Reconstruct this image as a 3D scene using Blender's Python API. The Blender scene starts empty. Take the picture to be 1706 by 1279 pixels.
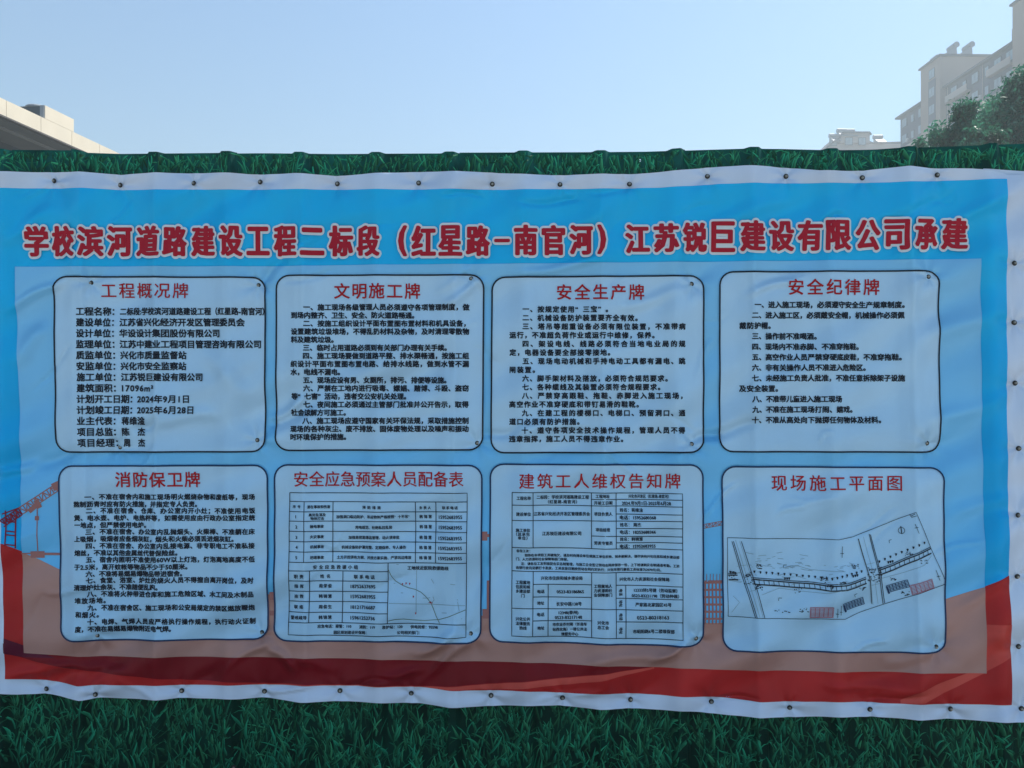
import bpy, bmesh, math, random
import numpy as np
from mathutils import Vector, Matrix
random.seed(7); RNG = np.random.default_rng(11)
S = bpy.context.scene
COL = S.collection

# ------------------------------------------------------------------ camera
F = 1280.0            # focal length in photograph pixels (photograph 1706 x 1279)
DIST = 3.07           # metres from the fence
EYE = 1.65
YAW = math.radians(2.5)
cd = bpy.data.cameras.new('camera'); cam = bpy.data.objects.new('camera', cd); COL.objects.link(cam)
cd.sensor_fit = 'HORIZONTAL'; cd.sensor_width = 36.0; cd.lens = 36.0*F/1706.0
cd.clip_start = 0.05; cd.clip_end = 2000.0
cam.location = (0, -DIST, EYE); cam.rotation_euler = (math.radians(90), 0, YAW)
S.camera = cam

# ------------------------------------------------------------------ sky, sun, exposure
SUN_AZ = math.radians(50)      # clockwise from +Y: behind the fence, to the right
SUN_EL = math.radians(54)
w = bpy.data.worlds.new('World'); S.world = w; w.use_nodes = True
nt = w.node_tree; nt.nodes.clear()
wo = nt.nodes.new('ShaderNodeOutputWorld'); bg = nt.nodes.new('ShaderNodeBackground'); sk = nt.nodes.new('ShaderNodeTexSky')
sk.sky_type = 'NISHITA'; sk.sun_disc = False; sk.sun_elevation = SUN_EL; sk.sun_rotation = SUN_AZ
sk.air_density = 1.9; sk.dust_density = 0.9; sk.ozone_density = 9.0; sk.altitude = 0
bg.inputs['Strength'].default_value = 0.098
nt.links.new(sk.outputs[0], bg.inputs[0]); nt.links.new(bg.outputs[0], wo.inputs[0])
sl = bpy.data.lights.new('sun', 'SUN'); sl.energy = 5.0; sl.angle = math.radians(0.5); sl.color = (1.0, 0.95, 0.87)
so = bpy.data.objects.new('sun', sl); COL.objects.link(so)
sd = Vector((math.sin(SUN_AZ)*math.cos(SUN_EL), math.cos(SUN_AZ)*math.cos(SUN_EL), math.sin(SUN_EL)))
so.rotation_euler = (-sd).to_track_quat('-Z', 'Y').to_euler(); so.location = (20, 20, 30)
S.view_settings.view_transform = 'Standard'; S.view_settings.look = 'None'
S.view_settings.exposure = 0.62; S.view_settings.gamma = 1.0; S.view_settings.use_curve_mapping = False

# ------------------------------------------------------------------ surveying: a sight line to a place in the world
FX, FY = -math.sin(YAW), math.cos(YAW)
RX, RY = math.cos(YAW), math.sin(YAW)
def W(px, py, y0=0.0):
    """x, z where the sight line meets the upright plane y = y0 (numpy friendly)"""
    a = (np.asarray(px, float)-853.0)/F; b = (639.5-np.asarray(py, float))/F
    dx = FX + a*RX; dy = FY + a*RY
    t = (DIST+y0)/dy
    return dx*t, EYE + b*t
def at(px, py, depth):
    a = (px-853.0)/F; b = (639.5-py)/F
    return Vector(((FX+a*RX)*depth, -DIST+(FY+a*RY)*depth, EYE+b*depth))

# ------------------------------------------------------------------ materials
def mat(name, base, rough=0.6, spec=0.3, metal=0.0, vary=0.0, scale=20.0, bump=0.0, bscale=60.0, attr=None, grad=None):
    """grad = (axis, v0, v1, colour at v1): a printed colour change or painted lens veil along one object axis"""
    m = bpy.data.materials.new(name); m.use_nodes = True
    n = m.node_tree; b = n.nodes['Principled BSDF']
    b.inputs['Roughness'].default_value = rough; b.inputs['Metallic'].default_value = metal
    b.inputs['Specular IOR Level'].default_value = spec
    c = tuple(base)+(1,)
    b.inputs['Base Color'].default_value = c
    tc = n.nodes.new('ShaderNodeTexCoord'); out = None
    if attr:
        a = n.nodes.new('ShaderNodeAttribute'); a.attribute_name = attr; out = a.outputs['Color']
    if grad:
        ax, v0, v1, c1 = grad
        sp = n.nodes.new('ShaderNodeSeparateXYZ'); n.links.new(tc.outputs['Object'], sp.inputs[0])
        mr = n.nodes.new('ShaderNodeMapRange'); mr.inputs['From Min'].default_value = v0; mr.inputs['From Max'].default_value = v1
        mr.interpolation_type = 'SMOOTHSTEP'
        n.links.new(sp.outputs['XYZ'.index(ax)], mr.inputs['Value'])
        mx = n.nodes.new('ShaderNodeMix'); mx.data_type = 'RGBA'
        mx.inputs[6].default_value = c; mx.inputs[7].default_value = tuple(c1)+(1,)
        n.links.new(mr.outputs[0], mx.inputs[0]); out = mx.outputs[2]
    if vary:
        nz = n.nodes.new('ShaderNodeTexNoise'); nz.inputs['Scale'].default_value = scale; nz.inputs['Detail'].default_value = 5
        n.links.new(tc.outputs['Object'], nz.inputs['Vector'])
        mr = n.nodes.new('ShaderNodeMapRange'); mr.inputs['From Min'].default_value = .3; mr.inputs['From Max'].default_value = .7
        mr.inputs['To Min'].default_value = 1-vary; mr.inputs['To Max'].default_value = 1+vary
        n.links.new(nz.outputs[0], mr.inputs['Value'])
        mx = n.nodes.new('ShaderNodeVectorMath'); mx.operation = 'SCALE'
        if out is not None: n.links.new(out, mx.inputs[0])
        else: mx.inputs[0].default_value = base
        n.links.new(mr.outputs[0], mx.inputs['Scale']); out = mx.outputs[0]
    if out is not None: n.links.new(out, b.inputs['Base Color'])
    if bump:
        nz = n.nodes.new('ShaderNodeTexNoise'); nz.inputs['Scale'].default_value = bscale; nz.inputs['Detail'].default_value = 4
        n.links.new(tc.outputs['Object'], nz.inputs['Vector'])
        bp = n.nodes.new('ShaderNodeBump'); bp.inputs['Strength'].default_value = 1.0; bp.inputs['Distance'].default_value = bump
        n.links.new(nz.outputs[0], bp.inputs['Height']); n.links.new(bp.outputs[0], b.inputs['Normal'])
    return m

# ------------------------------------------------------------------ objects
def tag(o, label=None, cat=None, group=None, kind=None):
    if label: o['label'] = label
    if cat: o['category'] = cat
    if group: o['group'] = group
    if kind: o['kind'] = kind
    return o
def empty(name, loc, rz=0.0):
    o = bpy.data.objects.new(name, None); COL.objects.link(o); o.location = loc; o.rotation_euler = (0, 0, rz)
    o.empty_display_size = 0.1; return o
def link(name, me, parent=None, loc=None):
    o = bpy.data.objects.new(name, me); COL.objects.link(o)
    if parent is not None: o.parent = parent
    if loc is not None: o.location = loc
    return o
def mk(name, V, Fc, m, parent=None, smooth=False, org=(0, 0, 0), loc=None):
    V = np.asarray(V, float)-np.asarray(org, float)
    me = bpy.data.meshes.new(name); me.from_pydata(V.tolist(), [], [tuple(f) for f in Fc])
    me.materials.append(m); me.update()
    if smooth: me.polygons.foreach_set('use_smooth', [True]*len(me.polygons))
    return link(name, me, parent, loc)
class MB:
    """collects simple solids as one mesh"""
    def __init__(s): s.v = []; s.f = []
    def box(s, x0, x1, y0, y1, z0, z1):
        b = len(s.v); s.v += [(x0,y0,z0),(x1,y0,z0),(x1,y1,z0),(x0,y1,z0),(x0,y0,z1),(x1,y0,z1),(x1,y1,z1),(x0,y1,z1)]
        s.f += [tuple(b+i for i in q) for q in ((0,3,2,1),(4,5,6,7),(0,1,5,4),(1,2,6,5),(2,3,7,6),(3,0,4,7))]; return s
    def poly(s, pts, faces):
        b = len(s.v); s.v += [tuple(p) for p in pts]; s.f += [tuple(b+i for i in q) for q in faces]; return s
    def tube(s, p0, p1, r0, r1=None, n=8, cap=True):
        r1 = r0 if r1 is None else r1
        p0, p1 = Vector(p0), Vector(p1); q = (p1-p0).to_track_quat('Z', 'Y'); b = len(s.v)
        for p, r in ((p0, r0), (p1, r1)):
            for i in range(n):
                a = 2*math.pi*i/n; s.v.append(tuple(p+q@Vector((math.cos(a)*r, math.sin(a)*r, 0))))
        s.f += [(b+i, b+(i+1)%n, b+n+(i+1)%n, b+n+i) for i in range(n)]
        if cap: s.f += [tuple(b+n-1-i for i in range(n)), tuple(b+n+i for i in range(n))]
        return s
    def build(s, name, m, parent=None, smooth=False): return mk(name, s.v, s.f, m, parent, smooth)

# ------------------------------------------------------------------ ground
m_paving = mat('concrete paving', (0.40, 0.40, 0.40), 0.9, 0.2, vary=0.25, scale=1.5, bump=0.004, bscale=30)
m_soil = mat('packed soil', (0.12, 0.10, 0.075), 0.95, 0.1, vary=0.35, scale=0.6, bump=0.02, bscale=4)
g = MB(); g.poly([(-230,-90,0),(230,-90,0),(230,400,0),(-230,400,0)], [(0,1,2,3)])
tag(g.build('ground', m_soil), kind='structure')
g = MB(); g.box(-60, 60, -6.0, -0.55, -0.05, 0.004)
tag(g.build('pavement', m_paving), kind='structure')

# ------------------------------------------------------------------ corrugated fence
RIB_T = [-375,-248,-120, 5,132,260,380,501,628,750,872,1000,1125,1254,1383,1514,1648,1785,1925,2070]
RIB_B = [-380,-250,-122, 5,135,261,384,506,632,755,879,1006,1137,1268,1400,1536,1674,1816,1962,2112]
rt, _ = W(RIB_T, 250.0); rb, _ = W(RIB_B, 1260.0)
ZT = float(W(853, 250)[1]); ZB = float(W(853, 1260)[1])
def ribx(z):            # z scalar or array -> (..., nribs)
    k = (np.asarray(z, float)[..., None]-ZB)/(ZT-ZB)
    return rb + (rt-rb)*k
HT, HFT, RD = 0.014, 0.038, 0.026
def fence_y(x, z):
    d = np.min(np.abs(np.asarray(x)[..., None]-ribx(z)), axis=-1)
    t = np.clip((HFT-d)/(HFT-HT), 0, 1); return -RD*t*t*(3-2*t)
TOP = np.array([(-600,250),(0,250),(122,251),(146,255),(200,257),(300,256),(440,254.5),(560,256),(700,255),(860,254.5),(1000,254),
       (1100,253),(1130,250.5),(1240,247),(1300,247.5),(1380,249.5),(1450,249),(1500,245.5),(1524,246.5),(1600,244),(1706,240),(2200,236)], float)
tx, tz = W(TOP[:,0], TOP[:,1])
def topz(x): return float(np.interp(x, tx, tz))
m_fence = mat('green printed steel sheet', (0.001, 0.030, 0.020), 0.5, 0.1, vary=0.5, scale=9, bump=0.0004, bscale=400, grad=('Z', 0.5, 2.5, (0.004, 0.085, 0.070)))  # lighter towards the top: lens-flare veil painted into the sheet colour
m_blade = mat('printed grass blades', (0.03, 0.2, 0.1), 0.5, 0.12, attr='Col')
m_rail = mat('galvanised rail', (0.3, 0.32, 0.33), 0.5, 0.5, metal=0.6, vary=0.1)
fence = empty('site_fence', (0, 0, 0))
tag(fence, 'corrugated steel site fence printed with dark green grass, behind the banner', 'fence')
HOLES = [(941,271),(1066,267),(1202,254),(1326,252)]
hw = [tuple(float(v) for v in W(*h)) for h in HOLES]
seams = [0, 3, 6, 9, 12, 15, 18]
SHEETS = []
for si in range(len(seams)-1):
    a, b = seams[si], seams[si+1]
    # columns given as (rib index, offset from the rib)
    cols = [(a, HFT)]
    for r in range(a+1, b+1):
        cols += [(r-1, 0.075), (r-1, 0.11), (r-1, 0.18), (r, -HFT), (r, -HFT*.75-HT*.25), (r, -HFT*.5-HT*.5), (r, -HFT*.25-HT*.75), (r, -HT), (r, HT), (r, HFT*.25+HT*.75), (r, HFT*.5+HT*.5), (r, HFT*.75+HT*.25), (r, HFT)]
    zr = [0.02, 0.25, 0.6, 1.0, 1.5, 2.0, 2.3]
    V = []; nR = len(zr)+1
    for (r, o) in cols:
        xt = float(ribx(2.5)[r])+o
        zz = zr+[topz(xt)+(0.002 if si%2 else -0.001)]
        for z in zz:
            x = float(ribx(z)[r])+o
            V.append((x, float(fence_y(np.array(x), np.array(z))), z))
    fs = [(c*nR+k, (c+1)*nR+k, (c+1)*nR+k+1, c*nR+k+1) for c in range(len(cols)-1) for k in range(nR-1)]
    # real screw holes left open: the top faces round each hole are cut round it
    vv = list(V); out = []
    for f in fs:
        q = [vv[i] for i in f]; hit = [h for h in hw if q[0][0] < h[0]-.01 and q[1][0] > h[0]+.01 and q[0][2] < h[1]-.01 and q[2][2] > h[1]+.01]
        if not hit: out.append(f); continue
        hx, hz = hit[0]; n = 8; bi = len(vv); yy = q[0][1]
        ring = [(hx+.0052*math.cos(2*math.pi*i/n+math.pi*5/4), yy, hz+.0052*math.sin(2*math.pi*i/n+math.pi*5/4)) for i in range(n)]
        vv += ring
        for s_ in range(4):
            i0 = bi+s_*2; i1 = bi+(s_*2+1)%8; i2 = bi+(s_*2+2)%8
            out.append((f[s_], f[(s_+1)%4], i2, i1, i0))
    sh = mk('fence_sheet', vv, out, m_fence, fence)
    SHEETS.append((sh, float(ribx(1.2)[a]), float(ribx(1.2)[b])))
for z in (0.45, 1.4, 2.3):
    MB().box(-4.6, 5.3, 0.012, 0.052, z-0.02, z+0.02).build('rail', m_rail, fence)
for x in np.arange(-4.2, 5.3, 2.35):
    MB().box(x-.025, x+.025, 0.056, 0.106, 0, 2.42).build('post', m_rail, fence)

# the grass printed on the sheets: flat blades lying on the steel
def blades(sh, x0, x1, zones):
    V = []; Fc = []; C = []
    for (za, zb, dens, lm) in zones:
        n = int((x1-x0)*(zb-za)*dens)
        for _ in range(n):
            x = random.uniform(x0, x1); z = random.uniform(za, zb); L = random.uniform(.035, .105)*lm
            if 0 < (x-float(ribx(np.array(z))[int(np.argmin(abs(ribx(np.array(z))-x)))])) - HT*.6 < HFT and random.random() < .8: continue  # fewer blades on right rib slopes, leaving a painted shade line
            ang = random.gauss(0, .42); bend = random.gauss(0, .7); wd = random.uniform(.0025, .0078)*lm
            if random.random() < .12: ang = random.gauss(0, 1.1); wd *= .5
            k = 5; px, pz = x, z; off = random.uniform(.0004, .0022)
            br = random.choice((.3, .45, .6, .8, 1.0, 1.25))*random.uniform(.8, 1.15); hue = random.uniform(-.3, .6)
            b = len(V)
            for i in range(k+1):
                t = i/k; a_ = ang+bend*t
                wv = wd*min(1.0, 1.25*(1-t)**.75+.0)*(.55+.45*math.sin(min(1, t*2.2)*1.57))
                nx, nz = math.cos(a_), -math.sin(a_)
                xs = np.array([px-nx*wv, px, px+nx*wv]); zs = np.array([pz-nz*wv, pz, pz+nz*wv])
                ys = fence_y(xs, zs)-off
                V += list(zip(xs.tolist(), ys.tolist(), zs.tolist()))
                fade = (.35+.85*t)*br*(1.35 if z > 2 else 1.0)  # upper blades painted brighter for the lens-flare veil
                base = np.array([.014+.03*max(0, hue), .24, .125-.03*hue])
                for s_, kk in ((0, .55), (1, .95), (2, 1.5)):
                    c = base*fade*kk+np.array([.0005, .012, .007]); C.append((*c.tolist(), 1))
                px += math.sin(a_)*L/k; pz += math.cos(a_)*L/k
            for i in range(k):
                q = b+i*3; Fc += [(q, q+1, q+4, q+3), (q+1, q+2, q+5, q+4)]
    V = np.array(V)
    keep = V[:, 2] < np.interp(V[:, 0], tx, tz)-.004
    Fc = [f for f in Fc if keep[list(f)].all()]
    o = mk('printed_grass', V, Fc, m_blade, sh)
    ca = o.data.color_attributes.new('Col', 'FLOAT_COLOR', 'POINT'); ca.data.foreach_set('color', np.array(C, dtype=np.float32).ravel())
    o['kind'] = 'stuff'
for (sh, x0, x1) in SHEETS:
    if x1 < -2.9 or x0 > 3.2: continue
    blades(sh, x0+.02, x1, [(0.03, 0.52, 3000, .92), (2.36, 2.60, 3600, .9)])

# ------------------------------------------------------------------ banner: the hanging cloth
BY = -0.046
SCREWS = [(88,300),(200,308),(323,305),(432,302),(561,305),(697,304),(820,306),(933,307),(1049,306),(1179,293),(1310,293),(1438,295),(1562,291),
 (152,471),(430,475),(199,745),(429,733),(785,464),(795,738),(1152,473),(1152,740),(1546,461),(1544,738),(162,1058),(436,1054),(784,1055),(1159,1063),(1560,1078),
 (76,1148),(160,1156),(302,1151),(440,1152),(566,1151),(685,1155),(818,1159),(937,1162),(1051,1167),(1186,1170),(1316,1179),(1449,1181),(1585,1182),(1703,1181),
 (1691,438),(1691,537),(1693,638),(1698,747),(1696,858),(1697,961),(1699,1078)]
# creases seen in the cloth: x0, y0, x1, y1, half width (px), height (mm, + towards the viewer)
CREASE = [(440,470,478,420,7,-3),(470,425,520,392,7,2.4),(452,455,500,415,10,3),(870,455,1000,432,6,2.2),(1368,372,1402,356,4,-2.5),(1500,420,1680,325,9,2.6),(1440,390,1560,330,6,-1.6),
 (448,712,520,672,9,-3.4),(455,700,505,668,6,3.2),(18,512,100,470,6,2.6),(30,600,72,545,10,2.4),(228,718,262,700,5,-2.2),(262,700,360,690,9,2.0),(1250,488,1330,462,5,2.2),
 (745,505,800,470,6,2.6),(1040,512,1150,474,8,2.2),(1150,735,1200,720,6,-2.5),(1185,724,1260,705,7,-2.6),(812,728,860,716,6,-2.4),(860,716,980,706,8,2.0),
 (1,792,60,770,6,2.2),(60,772,140,752,8,-2.0),(700,1092,760,1052,6,2.8),(715,1120,790,1062,5,2.0),(370,1116,445,1068,6,2.8),(330,1132,420,1086,8,-2.2),(590,1142,650,1128,4,-2.6),(600,1136,700,1118,6,2.4),
 (1090,1100,1160,1062,5,2.8),(980,1105,1120,1086,8,2.2),(452,1080,492,1112,6,2.4),(490,1100,560,1112,8,1.6),(1480,1105,1560,1082,9,2.2),(1380,1140,1500,1150,6,1.6),(1440,1168,1540,1158,4,-1.8),
 (60,1100,200,1118,6,1.6),(20,1128,120,1104,7,2.2),(150,1130,205,1100,6,-1.8),(640,1090,820,1060,12,1.8),(905,1165,1000,1150,4,1.5),(1180,1166,1260,1163,3,-1.6),
 (480,402,520,398,3,-1.8),(740,322,800,324,3,-1.6),(870,338,960,334,4,-1.8),(990,320,1060,312,4,-1.6),(430,1150,520,1146,3,1.6),(800,1016,820,900,7,1.2),
 (610,480,640,560,12,1.6),(980,600,1100,570,14,1.8),(1260,640,1420,600,14,1.6),(330,650,430,600,14,1.8),(340,590,420,660,12,1.4),(620,740,760,700,12,2.0),(1230,1040,1400,1010,14,1.6),
 (900,400,1010,350,10,1.5),(560,370,700,330,12,1.4),(240,400,330,330,10,1.5),(1180,375,1320,330,10,1.8),(560,640,700,600,14,1.6),(130,900,200,840,12,1.5),(880,980,980,950,14,1.4),
 (1540,560,1660,520,12,1.8),(1560,700,1680,660,10,1.6),(1590,860,1690,820,9,1.6),(1600,1010,1690,960,8,1.5),(10,400,80,350,8,1.8)]
for x_, x2_ in ((137,146),(258,262),(505,511),(755,762),(1002,1012),(1252,1264),(1516,1534)):   # the folds it was packed in, over the ribs
    CREASE.append((x_, 318, x2_, 1160, 4.5, .55)); CREASE.append((x_-9, 318, x2_-9, 1160, 5, -.35))
_c = np.random.default_rng(21)
for _ in range(46):        # short sharp creases running out of the folds
    x_ = _c.uniform(10, 1690); y_ = _c.uniform(320, 1165); a_ = _c.choice([-.45, -.7, -.25, -.9, .5])+_c.normal(0, .15); l_ = _c.uniform(25, 90)
    CREASE.append((x_, y_, x_+l_*math.cos(a_), y_+l_*math.sin(a_), _c.uniform(2.5, 4), _c.choice([-1, 1])*_c.uniform(.4, 1.0)))
_k = np.random.default_rng(5)
SW = [(_k.uniform(0,6.28), _k.uniform(.5,1.4), _k.uniform(60,170), _k.uniform(0,6.28)) for _ in range(14)]
ribmid = np.array([(a+b)/2 for a, b in zip(RIB_T, RIB_B)], float)
def drape(px, py):
    """distance (m) the cloth stands out towards the viewer from its mean plane"""
    px = np.asarray(px, float); py = np.asarray(py, float)
    rx = np.array(RIB_T)[None, :]+(np.array(RIB_B)-np.array(RIB_T))[None, :]*((py.ravel()-250)/1010)[:, None]
    d = np.min(np.abs(px.ravel()[:, None]-rx), axis=1).reshape(px.shape)
    h = -.0090*(1-np.exp(-(d/22.0)**2)) + .0035
    for a, w_, L, p in SW:
        dirx, diry = math.cos(.5+.35*math.sin(a)), math.sin(.5+.35*math.sin(a))
        h = h + .0009*w_*np.sin((px*diry*1.0+py*dirx)/L*6.283+p+1.2*np.sin(px/230+a))
    for x0, y0, x1, y1, wd, am in CREASE:
        L = math.hypot(x1-x0, y1-y0); ux, uy = (x1-x0)/L, (y1-y0)/L
        t = ((px-x0)*ux+(py-y0)*uy)/L; s_ = -(px-x0)*uy+(py-y0)*ux
        s_ = s_ + 3.0*np.sin(t*5+x0)
        e = np.clip(np.minimum(t+.25, 1.25-t)/.5, 0, 1); e = e*e*(3-2*e)
        h = h + am*.0028*e*np.exp(-(s_/(wd*1.15+1))**2)
    for x0, y0 in SCREWS:
        r2 = (px-x0)**2+(py-y0)**2; th = np.arctan2(py-y0, px-x0)
        h = h - .0042*np.exp(-r2/(2*11.0**2)) + .0017*np.exp(-r2/(2*32.0**2))*np.sin(5*th+x0)*(1-np.exp(-r2/90.0))
    # slack, wavy hem
    top = np.interp(px, HT_[:, 0], HT_[:, 1]); bot = np.interp(px, HB_[:, 0], HB_[:, 1])
    h = h + .0028*np.exp(-((py-top)/14.0)**2)*np.sin(px/31.0+1)+.0035*np.exp(-((py-bot)/16.0)**2)*(.6+np.sin(px/37.0))
    return h
HT_ = np.array([(-70,286),(0,286),(60,286),(130,285),(160,287),(200,291),(260,287),(330,288),(370,288),(430,289.5),(490,288),(530,290.5),(560,292),(620,288),(700,285),(760,285),(820,287.5),
  (870,289),(940,291.5),(1010,289.5),(1060,289),(1110,285),(1180,278),(1240,275.5),(1280,276),(1330,280),(1365,284),(1400,284.5),(1440,283),(1475,279),(1515,276),(1560,280),(1620,280),(1655,283),(1680,290),(1725,291)], float)
HB_ = np.array([(-70,1152),(0,1155),(30,1157),(75,1156),(100,1159),(135,1166),(165,1162),(200,1164),(260,1166),(300,1163),(400,1165),(440,1163),(500,1169),(565,1168),(650,1171),(700,1172),(750,1178),(820,1177),
  (870,1176),(935,1175.5),(1000,1182.5),(1060,1181),(1150,1185),(1190,1189),(1265,1195),(1330,1195),(1400,1194),(1455,1193),(1530,1200),(1585,1199),(1640,1202),(1725,1203)], float)
BT = np.array([(-70,313),(0,313),(140,313),(200,316),(400,315),(600,315),(860,315),(1000,314),(1100,312),(1200,306),(1260,304.5),(1340,305),(1480,303),(1560,301),(1680,297)], float)
BB = np.array([(-70,1129),(10,1131),(60,1133),(130,1142),(160,1140),(250,1142),(430,1141),(500,1142),(700,1144.5),(750,1150),(870,1151),(1000,1156),(1100,1158),(1200,1163),(1265,1169),(1400,1169),(1450,1170),(1530,1173),(1690,1175)], float)
BL = np.array([(250,-4),(700,-2),(831,0),(900,3),(1070,9),(1200,9)], float)     # y -> x
BR = np.array([(250,1679),(700,1678),(830,1680),(960,1682),(1100,1685),(1200,1687)], float)
BO = (0.0, BY, 0.35)                                   # base of the banner
banner = empty('site_banner', BO)
tag(banner, 'wide blue and red printed vinyl banner of eight notice boards screwed to the green fence', 'banner')
def drop(px, py, lift=0.0):
    x, z = W(px, py, BY); y = BY-drape(px, py)-lift
    return np.stack([np.broadcast_to(x, np.shape(y)), y, np.broadcast_to(z, np.shape(y))], -1).reshape(-1, 3)
def strip(name, x0, x1, topf, botf, lift, m, parent=banner, step=4.0, xl=None, xr=None, extra=()):
    """cloth region between two curves; xl / xr bend its upright sides (functions of y)"""
    n = max(2, int(round((x1-x0)/step))+1)
    xs = np.unique(np.concatenate([np.linspace(x0, x1, n), np.array(extra, float)])) if len(extra) else np.linspace(x0, x1, n)
    n = len(xs); t = topf(xs); b = botf(xs); m_ = max(2, int(math.ceil(float(np.max(b-t))/step))+1)
    k = np.linspace(0, 1, m_)[None, :]
    PY = t[:, None]*(1-k)+b[:, None]*k; PX = np.repeat(xs[:, None], m_, 1)
    if xl is not None or xr is not None:
        u = (PX-x0)/(x1-x0); L = xl(PY) if xl else np.full_like(PX, x0); R = xr(PY) if xr else np.full_like(PX, x1)
        # only the outer parts follow the bent sides
        wl = np.clip(1-u*12, 0, 1); wr = np.clip(1-(1-u)*12, 0, 1)
        PX = PX + wl*(L-x0) + wr*(R-x1)
    V = drop(PX, PY, lift)
    Fc = [(i*m_+j, i*m_+j+1, (i+1)*m_+j+1, (i+1)*m_+j) for i in range(n-1) for j in range(m_-1)]
    o = mk(name, V, Fc, m, parent, True, org=BO); K = 3.6; e = .8
    mpp = DIST/F                                           # metres per pixel on the cloth
    gx = (drape(PX+e, PY)-drape(PX-e, PY))/(2*e*mpp)*K; gy = -(drape(PX, PY+e)-drape(PX, PY-e))/(2*e*mpp)*K
    N = np.stack([gx, np.full_like(gx, -1.0), gy], -1).reshape(-1, 3)
    N[:, 0] *= -1; N[:, 2] *= -1; N[:, 0] *= 1; N /= np.linalg.norm(N, axis=1, keepdims=True)
    o.data.normals_split_custom_set_from_vertices(N.tolist()); return o
def curve(A):
    A = np.array(A, float); return lambda x: np.interp(x, A[:, 0], A[:, 1])
def segs(lines, lift, width=2.4, step=10.0):
    """drawn lines, as flat ribbons on the cloth: list of point lists (px), returns V, F"""
    V = []; Fc = []; b = 0
    for ln in lines:
        wd = width
        if isinstance(ln, tuple) and isinstance(ln[1], (int, float)) and isinstance(ln[0], list): wd = ln[1]; ln = ln[0]
        P = [np.array(ln[0], float)]
        for q in ln[1:]:
            q = np.array(q, float); p = P[-1]; k = max(1, int(np.hypot(*(q-p))/step))
            P += [p+(q-p)*(i+1)/k for i in range(k)]
        P = np.array(P); T = np.gradient(P, axis=0); T /= (np.linalg.norm(T, axis=1, keepdims=True)+1e-9)
        N = np.stack([-T[:, 1], T[:, 0]], 1)*wd/2
        A = P+N; B = P-N; n = len(P)
        X = np.concatenate([A[:, 0], B[:, 0]]); Y = np.concatenate([A[:, 1], B[:, 1]])
        V.append(drop(X, Y, lift)); Fc += [(b+i, b+i+1, b+n+i+1, b+n+i) for i in range(n-1)]; b += 2*n
    return np.concatenate(V), Fc
def ribbon(name, lines, lift, width, m, parent=banner, step=10.0):
    V, Fc = segs(lines, lift, width, step); return mk(name, V, Fc, m, parent, False, org=BO)

# print colours
Zc = lambda y: float(W(853, y, BY)[1])-BO[2]
def pm(name, c, **k): return mat(name, c, 0.42, 0.3 if min(c) > .15 else 0.14, bump=0.0006, bscale=240, **k)
m_vinyl = pm('white vinyl', (0.62, 0.74, 0.90), vary=0.03, scale=4)
m_sky = pm('print sky blue', (0.010, 0.50, 0.90), vary=0.04, scale=3, grad=('Z', Zc(380), Zc(800), (0.006, 0.41, 0.82)))
m_tint = pm('print pale sky', (0.22, 0.58, 0.88), vary=0.05, scale=3, grad=('Z', Zc(430), Zc(1000), (0.12, 0.51, 0.88)))
m_band = pm('print red', (0.45, 0.022, 0.022), vary=0.15, scale=3)
m_crim = pm('print crimson', (0.19, 0.006, 0.012), vary=0.1, scale=3)
m_deep = pm('print deep purple', (0.11, 0.008, 0.03), vary=0.1, scale=3)
m_salm = pm('print salmon', (0.62, 0.09, 0.07), vary=0.1, scale=3)
m_brown = pm('print dusty brown', (0.42, 0.235, 0.20), vary=0.08, scale=3)
m_brown2 = pm('print dusty red brown', (0.33, 0.15, 0.14), vary=0.08, scale=3)
m_panel = pm('print notice ground', (0.45, 0.70, 0.90), vary=0.05, scale=4, grad=('Z', Zc(440), Zc(1080), (0.37, 0.64, 0.86)))
m_ink = pm('print black', (0.010, 0.016, 0.028))
m_navy = pm('print navy', (0.010, 0.035, 0.10))
m_red = pm('print heading red', (0.40, 0.008, 0.014))
m_title = pm('print title red', (0.42, 0.010, 0.028))
m_halo = pm('print title white', (0.70, 0.76, 0.78))
m_grey = pm('print pale grey', (0.22, 0.34, 0.40))
m_olive = pm('print olive', (0.12, 0.16, 0.08))
m_steelred = pm('print crane dark red', (0.20, 0.015, 0.035))

LFT = 0.0009
strip('banner_cloth', -22, 1712, curve(HT_), curve(HB_), 0, m_vinyl, step=4)
blf = lambda y: np.interp(y, BL[:, 0], BL[:, 1]); brf = lambda y: np.interp(y, BR[:, 0], BR[:, 1])
strip('hem_fold', 1640, 1716, curve([(1640,279.5),(1680,281),(1716,284)]), curve([(1640,284),(1716,296)]), -.007, m_vinyl, step=4)
strip('printed_sky', 0, 1682, curve(BT), curve(BB), LFT, m_sky, xl=blf, xr=brf)
hill = [(0,905),(3,905),(20,912),(40,922),(95,947),(160,965),(450,990),(800,1025),(1000,1035),(1190,1038),(1300,1035),(1560,1003),(1640,978),(1682,959)]
strip('printed_hill', 0, 1682, curve(hill), curve(BB), 2*LFT, m_band, xl=blf, xr=brf)
lens_b = [(8,1087),(60,1103),(110,1113),(200,1124),(270,1131),(430,1138),(600,1142),(745,1143),(860,1136),(1000,1122),(1095,1110)]
lens_t = [(8,1070),(40,1086),(1095,1104)]
strip('printed_dark_band', 8, 1095, curve(lens_t), curve(lens_b), 3*LFT, m_crim)  # dark crimson band of the print itself
strip('printed_dark_band', 9, 90, curve([(9,1062),(90,1096)]), curve([(9,1088),(40,1095),(90,1096.5)]), 3.6*LFT, m_deep)
strip('printed_light_band', 420, 1090, curve([(420,1139.5),(745,1144),(860,1137),(1000,1123),(1090,1111)]), curve([(420,1140.5),(560,1142.5),(700,1144.5),(750,1149),(860,1148),(1000,1134),(1090,1114)]), 3*LFT, m_salm)
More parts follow.
